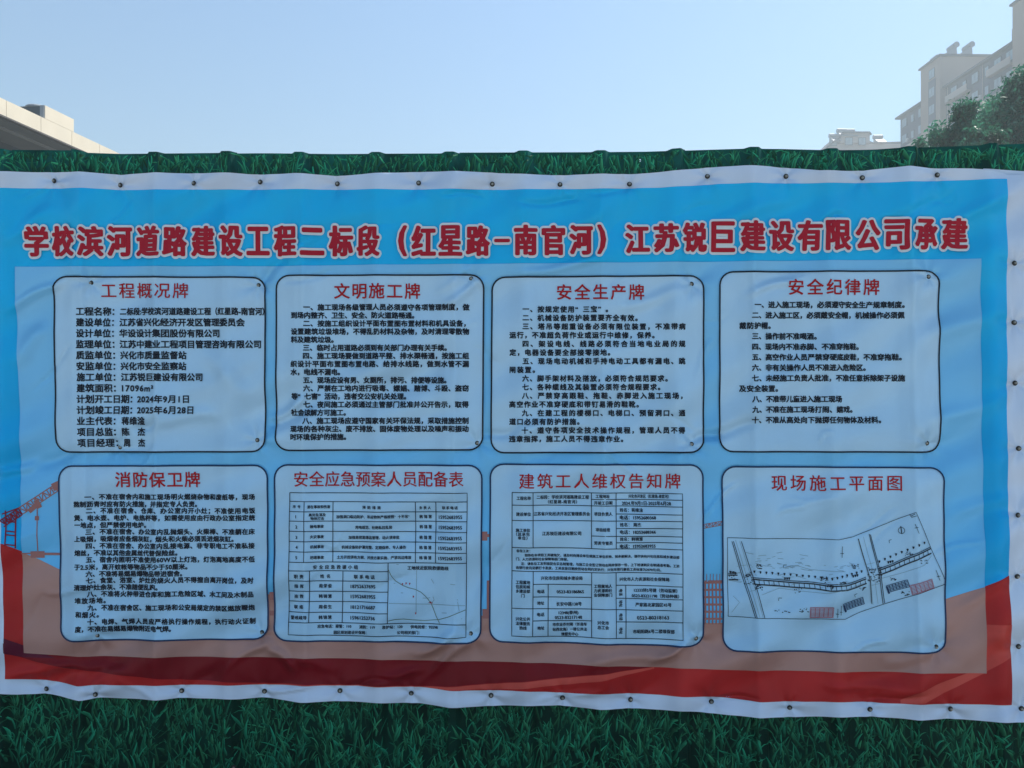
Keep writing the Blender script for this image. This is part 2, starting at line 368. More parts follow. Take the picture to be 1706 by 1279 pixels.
strip('printed_light_band', 1500, 1645, curve([(1500,1166),(1560,1140),(1645,1110)]), curve([(1500,1171.5),(1540,1171),(1645,1120)]), 3*LFT, m_salm)
strip('printed_light_band', 1642, 1684, curve([(1642,1040),(1684,1040)]), curve([(1642,1120),(1684,1095)]), 3*LFT, mat('print warm red', (0.54, 0.045, 0.035), 0.42, 0.35, vary=.1))
# the paler inner rectangle
IT = [(25,444),(480,443),(600,441),(860,439),(1320,434),(1633,431)]
IB = [(25,1086),(40,1088),(130,1094),(430,1094),(860,1103),(1265,1117),(1643,1122)]
ilf = lambda y: np.interp(y, [440,700,900,1090], [25,33,36,40]); irf = lambda y: np.interp(y, [431,750,900,1122], [1633,1636,1640,1644])
strip('printed_inner_sky', 25, 1640, curve(IT), curve(IB), 4*LFT, m_tint, xl=ilf, xr=irf)
strip('printed_inner_hill', 36, 1640, curve(hill), curve(IB), 5*LFT, m_brown, xl=lambda y: np.interp(y, [900,1090], [36,40]), xr=irf)
# printed crane, hook, scaffold and building silhouettes
def lattice(p0, p1, d, n):
    p0, p1 = np.array(p0, float), np.array(p1, float); u = (p1-p0)/np.linalg.norm(p1-p0); v = np.array([-u[1], u[0]])*d
    L = [[tuple(p0+v), tuple(p1+v)], [tuple(p0-v), tuple(p1-v)]]
    for i in range(n):
        a = p0+(p1-p0)*i/n; b = p0+(p1-p0)*(i+1)/n; s_ = 1 if i%2 else -1
        L += [[tuple(a+v*s_), tuple(b-v*s_)], [tuple(b+v), tuple(b-v)]]
    return L
ribbon('printed_crane', lattice((35,851),(101,808), 6, 10)+[[(62,840),(62,918)],([(60,833),(66,846)],9),([(58,863),(65,863)],7),([(88,812),(101,806)],13),([(48,852),(60,842)],8),
       ([(50,924),(73,924)],11),([(36,922),(50,922)],2),([(73,923),(99,923)],4),[(100,806),(140,786)]], 5.6*LFT, 1.7, m_brown2, step=20)
ribbon('printed_crane', lattice((4,872),(34,852), 6, 7)+[([(11,850),(11,908)],2.2),([(26,862),(27,913)],2.4)]+[[(11,y),(27,y+2)] for y in (868,884,890,906)]+[[(5,856),(32,846)]], 3.8*LFT, 2.0, m_steelred, step=20)
ribbon('printed_crane', lattice((1172,877),(1203,871), 3.2, 6), 5.6*LFT, 1.1, m_brown2, step=20)
def rects(R): # x0,y0,x1,y1
    return [([((x0+x1)/2, y0), ((x0+x1)/2, y1)], x1-x0) for x0, y0, x1, y1 in R]
bl = [(1173,y,1203,y+3.4) for y in (969,981,993,1005,1017,1029)]+[(x,967,x+2.6,1040) for x in (1174,1180,1186,1192,1198)]+[(x,956,x+1.0,972) for x in (1177,1183,1188,1194,1199)]
ribbon('printed_building', rects([(1183,967,1203,970)]+bl[:6])+rects(bl[6:]), 5.6*LFT, 2, m_brown2, step=6)
for q in ([(803,885,812,900),(812,889,817,894)], [(811,967,818,1016),(804,1014,818,1030)], [(449,986,460,1000)], [(448,1018,459,1026)]): ribbon('printed_building', rects(q), 5.6*LFT, 2, m_brown2, step=6)

# ---------------- glyphs
GC = {}
def glyph(ch, off=0.0):
    k = (ch, off)
    if k in GC: return GC[k]
    cu = bpy.data.curves.new('glyph', 'FONT'); cu.body = ch; cu.size = 1; cu.resolution_u = 2; cu.fill_mode = 'FRONT'; cu.offset = off
    o = bpy.data.objects.new('glyph', cu); COL.objects.link(o)
    me = o.to_mesh(); V = np.array([v.co[:2] for v in me.vertices]).reshape(-1, 2)
    Fc = [tuple(p.vertices) for p in me.polygons]; o.to_mesh_clear()
    if ord(ch) < 0x2000 and ch != ' ':
        def wd(s):
            cu.body = s; bpy.context.view_layer.update(); m2 = o.to_mesh(); xs = [v.co.x for v in m2.vertices]; r = max(xs)-min(xs); o.to_mesh_clear(); return r
        adv = wd('H'+ch+'H')-wd('HH')
    else: adv = None
    bpy.data.objects.remove(o); bpy.data.curves.remove(cu)
    GC[k] = (V, Fc, adv); return GC[k]
_gw = glyph('国')[0]; EM = 1.0
def _em():
    cu = bpy.data.curves.new('glyph', 'FONT'); cu.size = 1
    o = bpy.data.objects.new('glyph', cu); COL.objects.link(o); r = []
    for s in ('国', '国国'):
        cu.body = s; bpy.context.view_layer.update(); me = o.to_mesh(); xs = [v.co.x for v in me.vertices]; r.append(max(xs)-min(xs)); o.to_mesh_clear()
    bpy.data.objects.remove(o); bpy.data.curves.remove(cu); return r[1]-r[0]
EM = _em(); GY0, GY1 = _gw[:, 1].min(), _gw[:, 1].max(); GMID = (GY0+GY1)/2
print('EM', EM, GY0, GY1)
CUT = {}
def cut_mesh(V, Fc, xs, ys):
    bm = bmesh.new(); vs = [bm.verts.new((v[0], v[1], 0)) for v in V]
    for f in Fc:
        try: bm.faces.new([vs[i] for i in f])
        except ValueError: pass
    for x in xs: bmesh.ops.bisect_plane(bm, geom=bm.verts[:]+bm.edges[:]+bm.faces[:], plane_co=(x, 0, 0), plane_no=(1, 0, 0), dist=1e-5)
    for y in ys: bmesh.ops.bisect_plane(bm, geom=bm.verts[:]+bm.edges[:]+bm.faces[:], plane_co=(0, y, 0), plane_no=(0, 1, 0), dist=1e-5)
    bm.verts.index_update(); out = np.array([v.co[:2] for v in bm.verts]), [tuple(v.index for v in f.verts) for f in bm.faces]; bm.free(); return out
def glyph_cut(ch, n):
    if (ch, n) not in CUT:
        V, Fc, adv = glyph(ch); mn, mx = V.min(0), V.max(0); g_ = np.arange(1, n)/n
        A = cut_mesh(V, Fc, mn[0]+g_*(mx-mn)[0], mn[1]+g_*(mx-mn)[1]); CUT[(ch, n)] = (A[0], A[1], adv)
    return CUT[(ch, n)]
def line_glyphs(text, x0, x1, yc, em, off, slope=0.0, asc=1.0):
    """lay a line out: its ink runs from x0 to x1, its middle at yc; em in px. -> V (px,py), F"""
    sc = em/EM; pos = []; cx = 0.0
    for ch in text:
        V, Fc, adv = (glyph_cut(ch, 5) if em > 90 else glyph_cut(ch, 2)) if ch not in ' \u3000' else (None, None, None)
        a = (EM if ch != ' ' else EM*.3) if adv is None else adv
        pos.append((ch, cx, V, Fc)); cx += a
    ink = [(i, p) for i, p in enumerate(pos) if p[2] is not None and len(p[2])]
    fi, fp = ink[0]; li, lp = ink[-1]
    l0 = fp[1]+fp[2][:, 0].min(); l1 = lp[1]+lp[2][:, 0].max(); n = li-fi
    nat = (l1-l0)*sc; ex = ((x1-x0)-nat)/n if n else 0; sx = 1.0
    if ex < -0.02*em: sx = (x1-x0)/nat; ex = 0          # condensed line
    elif not n: sx = 1.0
    Vs = []; Fs = []; b = 0
    for i, (ch, cx, V, Fc) in enumerate(pos):
        if V is None or not len(V): continue
        X = x0+((cx-l0)+V[:, 0])*sc*sx+(i-fi)*ex; Y = yc-(V[:, 1]-GMID)*sc*asc+(X-x0)*slope
        Vs.append(np.stack([X, Y], 1)); Fs += [tuple(b+k for k in f) for f in Fc]; b += len(V)
    return Vs, Fs
class Sheet:
    """one notice board: places given in a local grid (origin, scale) over the cloth"""
    def __init__(s, ox, oy, sc): s.o = (ox, oy, sc); s.P = {}
    def xy(s, V): V = np.asarray(V, float); return V/s.o[2]+np.array(s.o[:2])
    def text(s, key, t, x0, x1, y, em, off=0.012, slope=0.0, vert=False, asc=1.0):
        V, Fc = line_glyphs(t, x0, x1, y, em, 0.0, slope, asc); V = np.concatenate(V); bd = max(off*em*.75, 1.05)
        if vert:
            c = np.array([(x0+x1)/2, y]); d = V-c; V = c+np.stack([-d[:, 1], d[:, 0]], 1)
        A = s.P.setdefault(key, [[], [], 0, []])
        for j, (dx, dy) in enumerate(((-bd, -bd*.6), (bd, bd*.6)) if bd < 1.2 else ((-bd, -bd), (bd, -bd), (bd, bd), (-bd, bd))):
            A[0].append(s.xy(V+np.array([dx, dy]))); A[1] += [tuple(A[2]+k for k in f) for f in Fc]; A[2] += len(V); A[3].append(np.full(len(V), j*.00006))
    def emit(s, key, name, m, parent, lift):
        A = s.P[key]; V = np.concatenate(A[0]); return mk(name, drop(V[:, 0], V[:, 1], lift+np.concatenate(A[3])), A[1], m, parent, False, org=BO)
LP, LT = 7*LFT, 7*LFT+.0022

# ---------------- the title
TITLE = [('学',42,81),('校',87,125),('滨',131,173),('河',179,220),('道',228,267),('路',273,312),('建',320,359),('设',367,405),('工',412,449),('程',457,495),('二',502,540),('标',548,588),('段',595,633),('(',664,678),
 ('红',686,726),('星',731,770),('路',777,816),('-',824,849),('南',857,895),('官',903,941),('河',949,987),(')',995,1009),('江',1042,1082),('苏',1089,1130),('锐',1137,1177),('巨',1185,1224),('建',1233,1274),('设',1281,1322),
 ('有',1328,1369),('限',1375,1417),('公',1425,1466),('司',1473,1513),('承',1522,1561),('建',1568,1612)]
tt = curve([(42,377),(600,376),(860,375.5),(1000,375),(1100,373),(1250,368),(1400,367),(1612,364)]); tb = curve([(42,427),(600,427),(860,426),(1000,424),(1100,421),(1250,419),(1400,417),(1612,415)])
def title_glyph(ch, x0, x1):
    V, Fc, _ = glyph_cut(ch, 9)
    y0, y1 = float(tt((x0+x1)/2)), float(tb((x0+x1)/2)); ym = (y0+y1)/2
    r = 2.3
    mn, mx = V.min(0), V.max(0); hx0, hx1, hy0, hy1 = x0+r-.6, x1-r+.6, y0+r-1.2, y1-r+1.2
    if ch == '二': hy0, hy1 = y0+5, y1-3
    if ch == '-': hy0, hy1 = ym-1.5, ym+1.5
    if ch == '工': hy0, hy1 = y0+3, y1-3
    q = (V-mn)/(mx-mn); return np.stack([hx0+q[:, 0]*(hx1-hx0), hy1-q[:, 1]*(hy1-hy0)], 1), Fc
def fat(r, n, ph=0): return [(r*math.cos(2*math.pi*i/n+ph), r*math.sin(2*math.pi*i/n+ph)) for i in range(n)]
title = None
def title_mesh(name, offs, lift, m, parent, only=None):
    V = []; Fc = []; b = 0; k = 0
    for (dx, dy) in offs:
        k += 1
        for ch, x0, x1 in TITLE:
            P, f = title_glyph(ch, x0, x1)
            V.append(drop(P[:, 0]+dx, P[:, 1]+dy, lift+k*.00004)); Fc += [tuple(b+i for i in q) for q in f]; b += len(P)
    return mk(name, np.concatenate(V), Fc, m, parent, False, org=BO)
halo = title_mesh('title_outline', fat(5.6, 18)+fat(3.0, 10, .2), LP, m_halo, banner)
title_mesh('title_text', [(a*1.2, b*.75) for a, b in fat(2.05, 10)]+[(0, 0)], LP+.0024, m_title, banner)

# ---------------- the eight notice boards
def rounded(c, r=22, n=6):
    TL, TR, BR_, BL_ = [np.array(p, float) for p in c]; out = []
    for p, a, b in ((TL, BL_, TR), (TR, TL, BR_), (BR_, TR, BL_), (BL_, BR_, TL)):
        u = (a-p)/np.linalg.norm(a-p); v = (b-p)/np.linalg.norm(b-p)
        for i in range(n+1):
            t = i/n*math.pi/2; out.append(p+u*r*(1-math.sin(t))+v*r*(1-math.cos(t)))
    return out
def board(corners, label):
    TL, TR, BR_, BL_ = corners
    x0 = (TL[0]+BL_[0])/2; x1 = (TR[0]+BR_[0])/2; r = 22
    def cut(x):
        d = np.clip(r-np.minimum(x-x0, x1-x), 0, r); return r-np.sqrt(np.maximum(r*r-d*d, 0))
    tf = lambda x: np.interp(x, [x0, x1], [TL[1], TR[1]])+cut(x); bf = lambda x: np.interp(x, [x0, x1], [BL_[1], BR_[1]])-cut(x)
    ex = [x0+e for e in (.6, 2, 4, 8, 14)]+[x1-e for e in (.6, 2, 4, 8, 14)]
    my = (TL[1]+BL_[1])/2; hh = BL_[1]-TL[1]
    p = strip('notice_board', x0, x1, tf, bf, LP, m_panel, extra=ex, xl=lambda y: x0+(BL_[0]-TL[0])*(y-my)/hh, xr=lambda y: x1+(BR_[0]-TR[0])*(y-my)/hh)
    p['label'] = label
    R = rounded(corners, r); R.append(R[0]); R.append(R[1])
    ribbon('border_line', [[tuple(q) for q in R]], LT, 2.6, m_navy if TL[1] > 700 else m_ink, p, step=9)
    return p

SPEC = []
# -- 1
S1 = Sheet(80, 450, 4.127); S1.text('h', '工程概况牌', 370, 965, 143, 112, .004)
rows = [('工程名称：','二标段:学校滨河道路建设工程（红星路-南官河）',455,497,1488),('建设单位：','江苏省兴化经济开发区管理委员会',455,497,1353),('设计单位：','华设设计集团股份有限公司',457,497,1180),
 ('监理单位：','江苏中建业工程项目管理咨询有限公司',459,497,1465),('质监单位：','兴化市质量监督站',461,500,950),('安监单位：','兴化市安全监察站',463,503,950),('施工单位：','江苏锐巨建设有限公司',465,505,1065),
 ('建筑面积：','17096m²',466,510,730),('计划开工日期：','2024年9月1日',580,617,972),('计划竣工日期：','2025年6月28日',582,620,1003),('业主代表：','蒋维淦',468,513,672),('项目总监：','陈　杰',470,513,668),('项目经理：','周　杰',478,518,668)]
for i, (a, b, xa, x0, x1) in enumerate(rows):
    y = 285+i*75.2; S1.text('b', a, 203+i*.8, xa, y, 60, .038); S1.text('b', b, x0, x1, y, 58 if i else 54, .038)
SPEC.append((S1, ((90,461),(442,462),(442,752),(94,753)), 'top left notice board, red heading over thirteen lines of project details'))
def page(o, head, hb, ys, em, lines, hem=112):
    s = Sheet(*o); s.text('h', head, hb[0], hb[1], hb[2], hem, .018)
    for y, (t, x0, x1) in zip(ys, lines): s.text('b', t, x0, x1, y, em, .046)
    return s
S2 = page((450,450,4.125), '文明施工牌', (443,1030,146), [256+i*55.6 for i in range(17)], 46.5, [
 ('一、施工现场各级管理人员必须遵守各项管理制度，做',235,1370),('到场内整齐、卫生、安全、防火道路畅通。',148,990),('二、按施工组织设计平面布置图布置材料和机具设备，',235,1345),('设置建筑垃圾堆场，不得乱扔材料及杂物，及时清理零散物',148,1368),
 ('料及建筑垃圾。',148,437),('三、临时占用道路必须到有关部门办理有关手续。',235,1215),('四、施工现场要做到道路平整、排水渠畅通，按施工组',235,1367),('织设计平面布置图布置电路、给排水线路，做到水管不漏',148,1366),('水，电线不漏电。',148,480),
 ('五、现场应设有男、女厕所，排污、排便等设施。',233,1213),('六、严禁在工地内进行吸毒、嫖娼、赌博、斗殴、盗窃',232,1364),('等“七害”活动，违者交公安机关处理。',148,935),('七、夜间施工必须通过主管部门批准并公开告示，取得',232,1364),('社会谅解方可施工。',148,522),
 ('八、施工现场应遵守国家有关环保法规，采取措施控制',232,1364),('现场的各种灰尘、废不排放、固体废物处理以及噪声和振动',148,1364),('时环境保护的措施。',148,522)])
SPEC.append((S2, ((461,459),(806,458),(804,749),(460,750)), 'notice board second from left in the top row, eight site conduct rules'))
S3 = page((810,450,4.127), '安全生产牌', (488,1085,153), [270+i*59.35 for i in range(16)], 46.5, [
 ('一、按规定使用“三宝”。',252,835),('二、机械设备防护装置要齐全有效。',252,1040),('三、塔吊等超重设备必须有限位装置，不准带病',252,1366),('运行，不准超负荷作业或运行中维修，保养。',162,1155),('四、架设电线、线路必须符合当地电业局的规',252,1366),
 ('定，电器设备要全部接零接地。',162,850),('五、现场电动机械和手持电动工具都有漏电、跳',252,1366),('闸装置。',162,335),('六、脚手架材料及搭放，必须符合规范要求。',250,1245),('七、各种缆线及其装置必须符合规程要求。',250,1195),
 ('八、严禁穿高跟鞋、拖鞋、赤脚进入施工现场，',248,1345),('高空作业不准穿硬底和带钉易滑的鞋靴。',160,1048),('九、在建工程的楼梯口、电梯口、预留洞口、通',247,1366),('道口必须有防护措施。',160,640),('十、遵守各项安全技术操作规程，管理人员不得',246,1366),('违章指挥，施工人员不得违章作业。',158,940)])
SPEC.append((S3, ((820,462),(1172,459),(1172,753),(818,754)), 'notice board third from left in the top row, ten safe production rules'))
S4 = page((1190,440,3.997), '安全纪律牌', (493,1097,155), [272+i*69.6 for i in range(12)], 46.5, [
 ('一、进入施工现场，必须遵守安全生产规章制度。',263,1258),('二、进入施工区，必须戴安全帽，机械操作必须佩',246,1260),('戴防护帽。',166,372),('三、操作前不准喝酒。',248,680),('四、现场内不准赤脚、不准穿拖鞋。',248,957),('五、高空作业人员严禁穿硬底皮鞋，不准穿拖鞋。',248,1240),
 ('六、非有关操作人员不准进入危险区。',248,1005),('七、未经施工负责人批准，不准任意拆除架子设施',248,1264),('及安全装置。',166,418),('八、不准带儿童进入施工现场',248,843),('九、不准在施工现场打闹、嬉戏。',248,918),('十、不准从高处向下抛掷任何物体及材料。',248,1107)])
SPEC.append((S4, ((1199,453),(1563,451),(1566,753),(1199,752)), 'top right notice board with ten short discipline rules and blank space below'))
S5 = page((90,765,4.125), '消防保卫牌', (428,1003,141), [258,308,353,402,451,497,546,594,642,688,738,785,830,878,925,970,1018,1065,1113,1163], 42.5, [
 ('一、不准在宿舍内和施工现场明火燃烧杂物和废纸等，现场',225,1382),('熬制沥青时应有防火措施，并指定专人负责。',148,985),('二、不准在宿舍、仓库、办公室内开小灶；不准使用电饭',230,1382),('煲、电水壶、电炉、电热杯等，如需使用应由行政办公室指定统',148,1380),
 ('一地点，但严禁使用电炉。',150,637),('三、不准在宿舍、办公室内乱抛烟头、火柴棒、不准躺在床',230,1380),('上吸烟，吸烟者应备烟灰缸，烟头和火柴必须丢进烟灰缸。',150,1240),('四、不准在宿舍、办公室内乱接电源、非专职电工不准私接',230,1378),
 ('熔丝，不准以其他金属丝代替保险丝。',150,850),('五、宿舍内照明不准使用60W以上灯泡，灯泡离地高度不低',232,1378),('于2.5米，离开蚊帐等物品不少于50厘米。',152,917),('六、不准将易燃易爆物品带进宿舍。',233,880),('七、食堂、浴室、炉灶的烧火人员不得擅自离开岗位，及时',235,1375),
 ('清理炉灶余灰、不准随便乱跑。',152,720),('八、不准将火种带进仓库和施工危险区域、木工间及木制品',237,1375),('堆放场地。',153,355),('九、不准在宿舍区、施工现场和公安局规定的禁区燃放鞭炮',240,1378),('和烟火。',157,313),('十、电焊、气焊人员应严格执行操作规程，执行动火证制',243,1380),('度，不准在易燃易爆物附近电气焊。',160,808)])
SPEC.append((S5, ((99,776),(446,775),(446,1064),(103,1067)), 'bottom left notice board, red heading over twenty tight lines of fire rules'))
# -- 6 table
S6 = Sheet(450, 765, 4.125); S6.text('h', '安全应急预案人员配备表', 170, 1330, 137, 112, .004)
T = lambda t, x0, x1, y, em=27, off=.02: S6.text('b', t, x0, x1, y, em, off)
T('序 号',160,213,324,22); T('潜在事故和伤害',260,415,325,24); T('预 防 措 施',637,765,329,24); T('负 责 人',1027,1105,333,24); T('联系电话',1183,1290,333,24)
for i, y in enumerate((391,461,533,601,671)):
    S6.text('b', str(i+1), 180, 193, y, 30, .014); T('韩 锦 慧',1027,1110,y+4,27,.024); T('15952683955',1160,1320,y+6,33,.012)
T('高处坠落及',272,385,380,23); T('物体打击',283,373,405,23)
for t, y in (('触电事故',460),('火灾事故',531),('机械事故',600),('坍塌事故',673)): T(t,280,371,y,25)
T('加强洞口临边防护、吊运物体严格按照“十不吊”',458,958,394,25); T('用电规范、杜绝私拉乱接',587,840,467,25); T('加强易燃易爆品管理、动火须审批',540,888,537,25); T('机械设备防护罩完整、定期保养、专人操作',492,935,604,25); T('土方开挖须有方案、并按方案实施、严禁坑边堆放',460,972,673,25)
T('安 全 应 急 救 援 小 组',300,605,740,30,.012); T('工地就近医院救援路线',945,1228,746,29,.016); T('职 责',170,235,802,30,.012); T('姓 名',346,412,803,28,.012); T('联 系 电 话',578,722,806,30,.012)
for (a, x0, x1, n, p), y in zip((('指 挥',170,235,'周荣俊','18752637695'),('抢 救',170,233,'韩锦慧','15952683955'),('联 络',168,232,'周俊生','18121716687'),('警戒疏导',145,258,'韩锦慧','15961252736')), (869,939,1011,1083)):
    T(a,x0,x1,y,28); T(n,337,425,y+1,28); T(p,555,725,y+3,34,.012)
T('应急电话：报警：110',330,560,1145,26); T('消防：119',615,725,1148,26); T('救护站：120',775,910,1150,26); T('供电抢修：95598',965,1152,1153,26); T('园区规划建设环保局：',440,665,1187,26); T('公司相关部门：',873,1027,1192,26)
G6 = [[(137,228),(1355,232),(1351,700),(1347,1218),(1280,1220),(700,1212),(130,1200),(133,700),(137,228)]]
G6 += [[(136,a),(1352,b)] for a, b in ((288,293),(357,362),(422,428),(492,500),(562,570),(632,642),(703,712))]+[[(132,762),(814,768)],[(132,832),(814,838)],[(131,903),(813,910)],[(131,972),(812,980)],[(131,1045),(811,1055)],[(131,1115),(1348,1133)]]
G6 += [[(240,290),(238,705)],[(435,291),(431,706)],[(1000,292),(1000,709)],[(1140,293),(1138,710)],[(815,708),(810,1124)],[(277,764),(272,1118)],[(502,766),(497,1120)]]
S6.grid = G6
SPEC.append((S6, ((458,774),(803,775),(801,1070),(457,1066)), 'notice board second from left in the bottom row, emergency staff table with small route map'))
# -- 7 table
S7 = Sheet(810, 765, 3.997); S7.text('h', '建筑工人维权告知牌', 220, 1290, 146, 108, .004)
T = lambda t, x0, x1, y, em=26, off=.02, sl=0.0, v=False: S7.text('b', t, x0, x1, y, em, off, sl, v)
T('工程名称',203,298,257); T('二标段：学校滨河道路建设工程',337,683,252,28,.016); T('（红星路-南官河）',412,604,284,26); T('工程地址',728,822,246); T('兴化市开发区（红星路-南官河）',948,1213,247,26); T('开竣工日期',718,840,290); T('2024.年9月1日-2025年6月28',905,1227,293,30,.016)
T('建设单位',200,298,364,27); T('江苏省兴化经济开发区管理委员会',317,690,363,27,.018); T('项目负责人',718,840,363,27); T('姓名：蒋维淦',890,1043,338,27); T('电话：15952680368',890,1128,387,29,.018)
T('施工单位',198,293,470); T('（总承包',200,290,496,25); T('单位）',212,275,521,25); T('江苏锐巨建设有限公司',373,632,493,28,.018); T('项目经理',728,823,467); T('姓名： 周杰',890,1030,434,27); T('电话：18252688366',890,1128,483,29,.018)
T('劳资专管员',718,840,555); T('姓名：韩锦慧',890,1042,530,27,.024); T('电话：15952683955',890,1128,578,29,.018)
T('各位工友：',202,293,607,21,.018); T('如你在本项目工资被拖欠，请及时向建设单位或施工单位反映。如未能解决，请尽快向兴化住房和城乡建设部',257,1283,636,21.5,.018,.014)
T('门、人力资源和社会保障等部门举报。',200,545,662,21.5,.018,.014); T('注：请各位工友积极配合实名制管理，与施工企业签订劳动合同并保存一份，上下班请刷实名制通道考勤，工资',232,1283,692,21.5,.018,.015)
T('由银行按月足额打卡发放，工资发放日期按劳动合同约定执行；兴化市现行最低工资标准为2070元/月。',200,1165,719,21.5,.018,.019)
for t, x0, x1, y in (('工程属地',198,293,815),('住房和城',198,293,844),('乡建设部',198,293,873),('门',234,256,903),('工程属地人',717,838,842),('力资源和社',717,838,872),('会保障部门',717,838,902),('兴化公共',197,293,1058),('法律服务',197,293,1088),('热线',222,270,1117),('兴化市',740,816,1085),('总工会',740,816,1116),
   ('电话',342,388,877),('地址',340,386,955),('电话',340,387,1030),('地址',342,387,1120)): T(t,x0,x1,y,26)
T('兴化市住房和城乡建设局',365,640,788,27); T('0523-83186865',470,650,879,30,.006); T('长安中路138号',467,635,962,29,.012); T('兴化市人力资源和社会保障局',888,1217,799,27)
T('12333转5号键（劳动监察）',985,1268,872,27,.01); T('0523-83221198（劳动仲裁）',970,1280,908,27,.01); T('严家路北家园区45号',993,1230,966,28,.012); T('12348(泰州)',483,613,1019,27,.01); T('0523-83217148',458,638,1051,30,.006)
T('市农业农村局（长途车',443,670,1098,25,.012); T('站西北角）一楼公共法',443,670,1132,25,.012); T('律服务中心',500,613,1165,25,.012); T('0523-80218163',1003,1215,1051,34,.006); T('市昭阳路6号二楼维保部',978,1252,1146,29,.012)
for t, y in (('电话',887),('地址',960),('电话',1047),('地址',1138)): T(t,874,918,y,25,.012,0,True)
G7 = [[(173,218),(1305,228),(1308,1200),(170,1172),(173,218)],[(173,303),(1305,315)],[(700,266),(1305,270)],[(173,405),(1305,412)],[(863,363),(1305,368)],[(863,458),(1305,460)],[(700,508),(1305,515)],[(863,553),(1305,556)],[(172,585),(1305,600)],
 [(172,741),(1306,760)],[(312,827),(700,832)],[(312,912),(700,918)],[(863,838),(1306,845)],[(863,925),(1306,930)],[(170,988),(1307,1005)],[(312,1070),(700,1074)],[(863,1078),(1307,1084)],
 [(313,219),(313,587)],[(314,744),(310,1175)],[(700,223),(700,592)],[(701,750),(701,1188)],[(865,225),(865,594)],[(865,753),(866,1192)],[(413,829),(412,1178)],[(930,841),(930,1194)]]
S7.grid = G7
SPEC.append((S7, ((817,773),(1171,774),(1172,1076),(816,1068)), 'notice board third from left in the bottom row, workers rights contact table'))
S8 = Sheet(1190, 765, 3.877); S8.text('h', '现场施工平面图', 370, 1207, 155, 108, .004)
SPEC.append((S8, ((1203,777),(1571,779),(1576,1087),(1205,1083)), 'bottom right notice board with a line drawn road plan'))
BOARDS = []
for sh, c, lab in SPEC:
    p = board(c, lab); BOARDS.append(p)
    sh.emit('h', 'heading_text', m_red, p, LT)
    if 'b' in sh.P: sh.emit('b', 'body_text', m_ink, p, LT)
    if hasattr(sh, 'grid'):
        ribbon('table_lines', [[tuple(q) for q in sh.xy(l)] for l in sh.grid], LT, 1.15, m_ink, p, step=14)
# route map on board six
def onmap(sh, p, name, lines, wd, m, lift=LT): return ribbon(name, [([tuple(q) for q in sh.xy(l[0])], l[1]) if isinstance(l, tuple) else [tuple(q) for q in sh.xy(l)] for l in lines], lift, wd, m, p, step=8)
p6 = BOARDS[5]
onmap(S6, p6, 'map_roads', [[(815,755),(835,800),(862,835),(910,865),(950,880),(1000,892),(1040,912),(1075,945),(1105,985),(1120,1020),(1140,1075),(1165,1125)],[(813,1106),(860,1098),(920,1096),(990,1104),(1060,1109),(1160,1100),(1230,1078),(1290,1052),(1348,1030)]], .9, m_olive)
onmap(S6, p6, 'map_marks', [[(1008,735),(1004,1060)],[(1050,951),(1085,953),(1100,948)],[(1120,942),(1128,965),(1112,985)],[(1108,820),(1126,850)],[(820,985),(1340,1003)],[(1240,855),(1275,858)],[(850,850),(860,853)],[(1180,1054),(1215,1053)],[(1285,960),(1293,963)],[(900,915),(915,916)],[(1290,975),(1302,1040)],[(870,720),(885,721)],[(950,882),(970,886)],[(1290,960),(1292,966)],[(1315,1090),(1322,1090)]], .7, m_grey)
for x, y in ((910,857),(935,852),(960,854),(987,941),(1002,1057)): onmap(S6, p6, 'map_pin', [([(x-4,y-2),(x+4,y-2)],2.0),([(x,y),(x-2,y+8)],.8)], 1, m_red, LT+.0002)
onmap(S6, p6, 'map_cross', [([(1090,984),(1118,986)],.9),([(1104,975),(1108,992)],.9)], 1, m_red, LT+.0002)
# site plan on board eight
p8 = BOARDS[7]
onmap(S8, p8, 'plan_outline', [[(83,505),(800,517),(895,500),(1295,340),(1485,775)],[(1485,807),(1090,938),(940,990),(845,1032),(280,1022),(88,1012),(83,505)],[(1255,355),(1268,372),(1298,362)],[(1262,365),(1290,350)]], .85, m_ink)
up = [(90,745),(150,745)],[(240,768),(330,775),(500,792),(640,800),(740,812),(850,806),(900,793),(975,765)],[(1060,712),(1150,680),(1240,638),(1330,600),(1395,572)]
def off(l, d): return [(x+d*.12, y+d) for x, y in l]
L8 = []
for l in up:
    for d in (0, 6, 30, 37): L8.append(off(l, d))
rd = []
for l in up[1:]:
    P = np.array(l, float); seg = np.cumsum(np.r_[0, np.hypot(*np.diff(P, axis=0).T)])
    for s_ in np.arange(10, seg[-1], 33): x = np.interp(s_, seg, P[:, 0]); y = np.interp(s_, seg, P[:, 1]); rd.append(([(x, y+4), (x+4, y+32)], .9))
cr = [[(112,528),(190,790),(262,1020)],[(122,528),(198,780),(272,1020)],[(162,528),(240,770),(312,1020)],[(172,528),(250,765),(322,1020)],[(926,512),(1000,780),(1015,930)],[(932,512),(1006,780),(1028,940)],[(998,482),(1060,740),(1090,935)],[(1006,485),(1070,740),(1102,930)],[(962,500),(1034,780),(1060,935)],
      [(145,690),(212,680)],[(205,852),(262,840)],[(965,680),(1030,665)],[(1000,815),(1066,800)],[(135,520),(290,1018)],[(92,775),(180,790)],[(92,782),(175,796)]]
onmap(S8, p8, 'plan_roads', L8+cr, .55, m_grey)
onmap(S8, p8, 'plan_edges', [off(l, 2) for l in up]+[off(l, 34) for l in up]+[off(l, 5) for l in up]+[off(l, 31) for l in up]+[off(l, -8) for l in up]+rd+[[(172,528),(250,765),(322,1020)],[(112,528),(190,790),(262,1020)],[(1000,482),(1062,740),(1092,935)],[(929,512),(1003,780),(1020,935)],[(122,528),(198,780),(272,1020)],[(1008,485),(1072,740),(1102,930)]], 1.05, m_ink, LT+.0001)
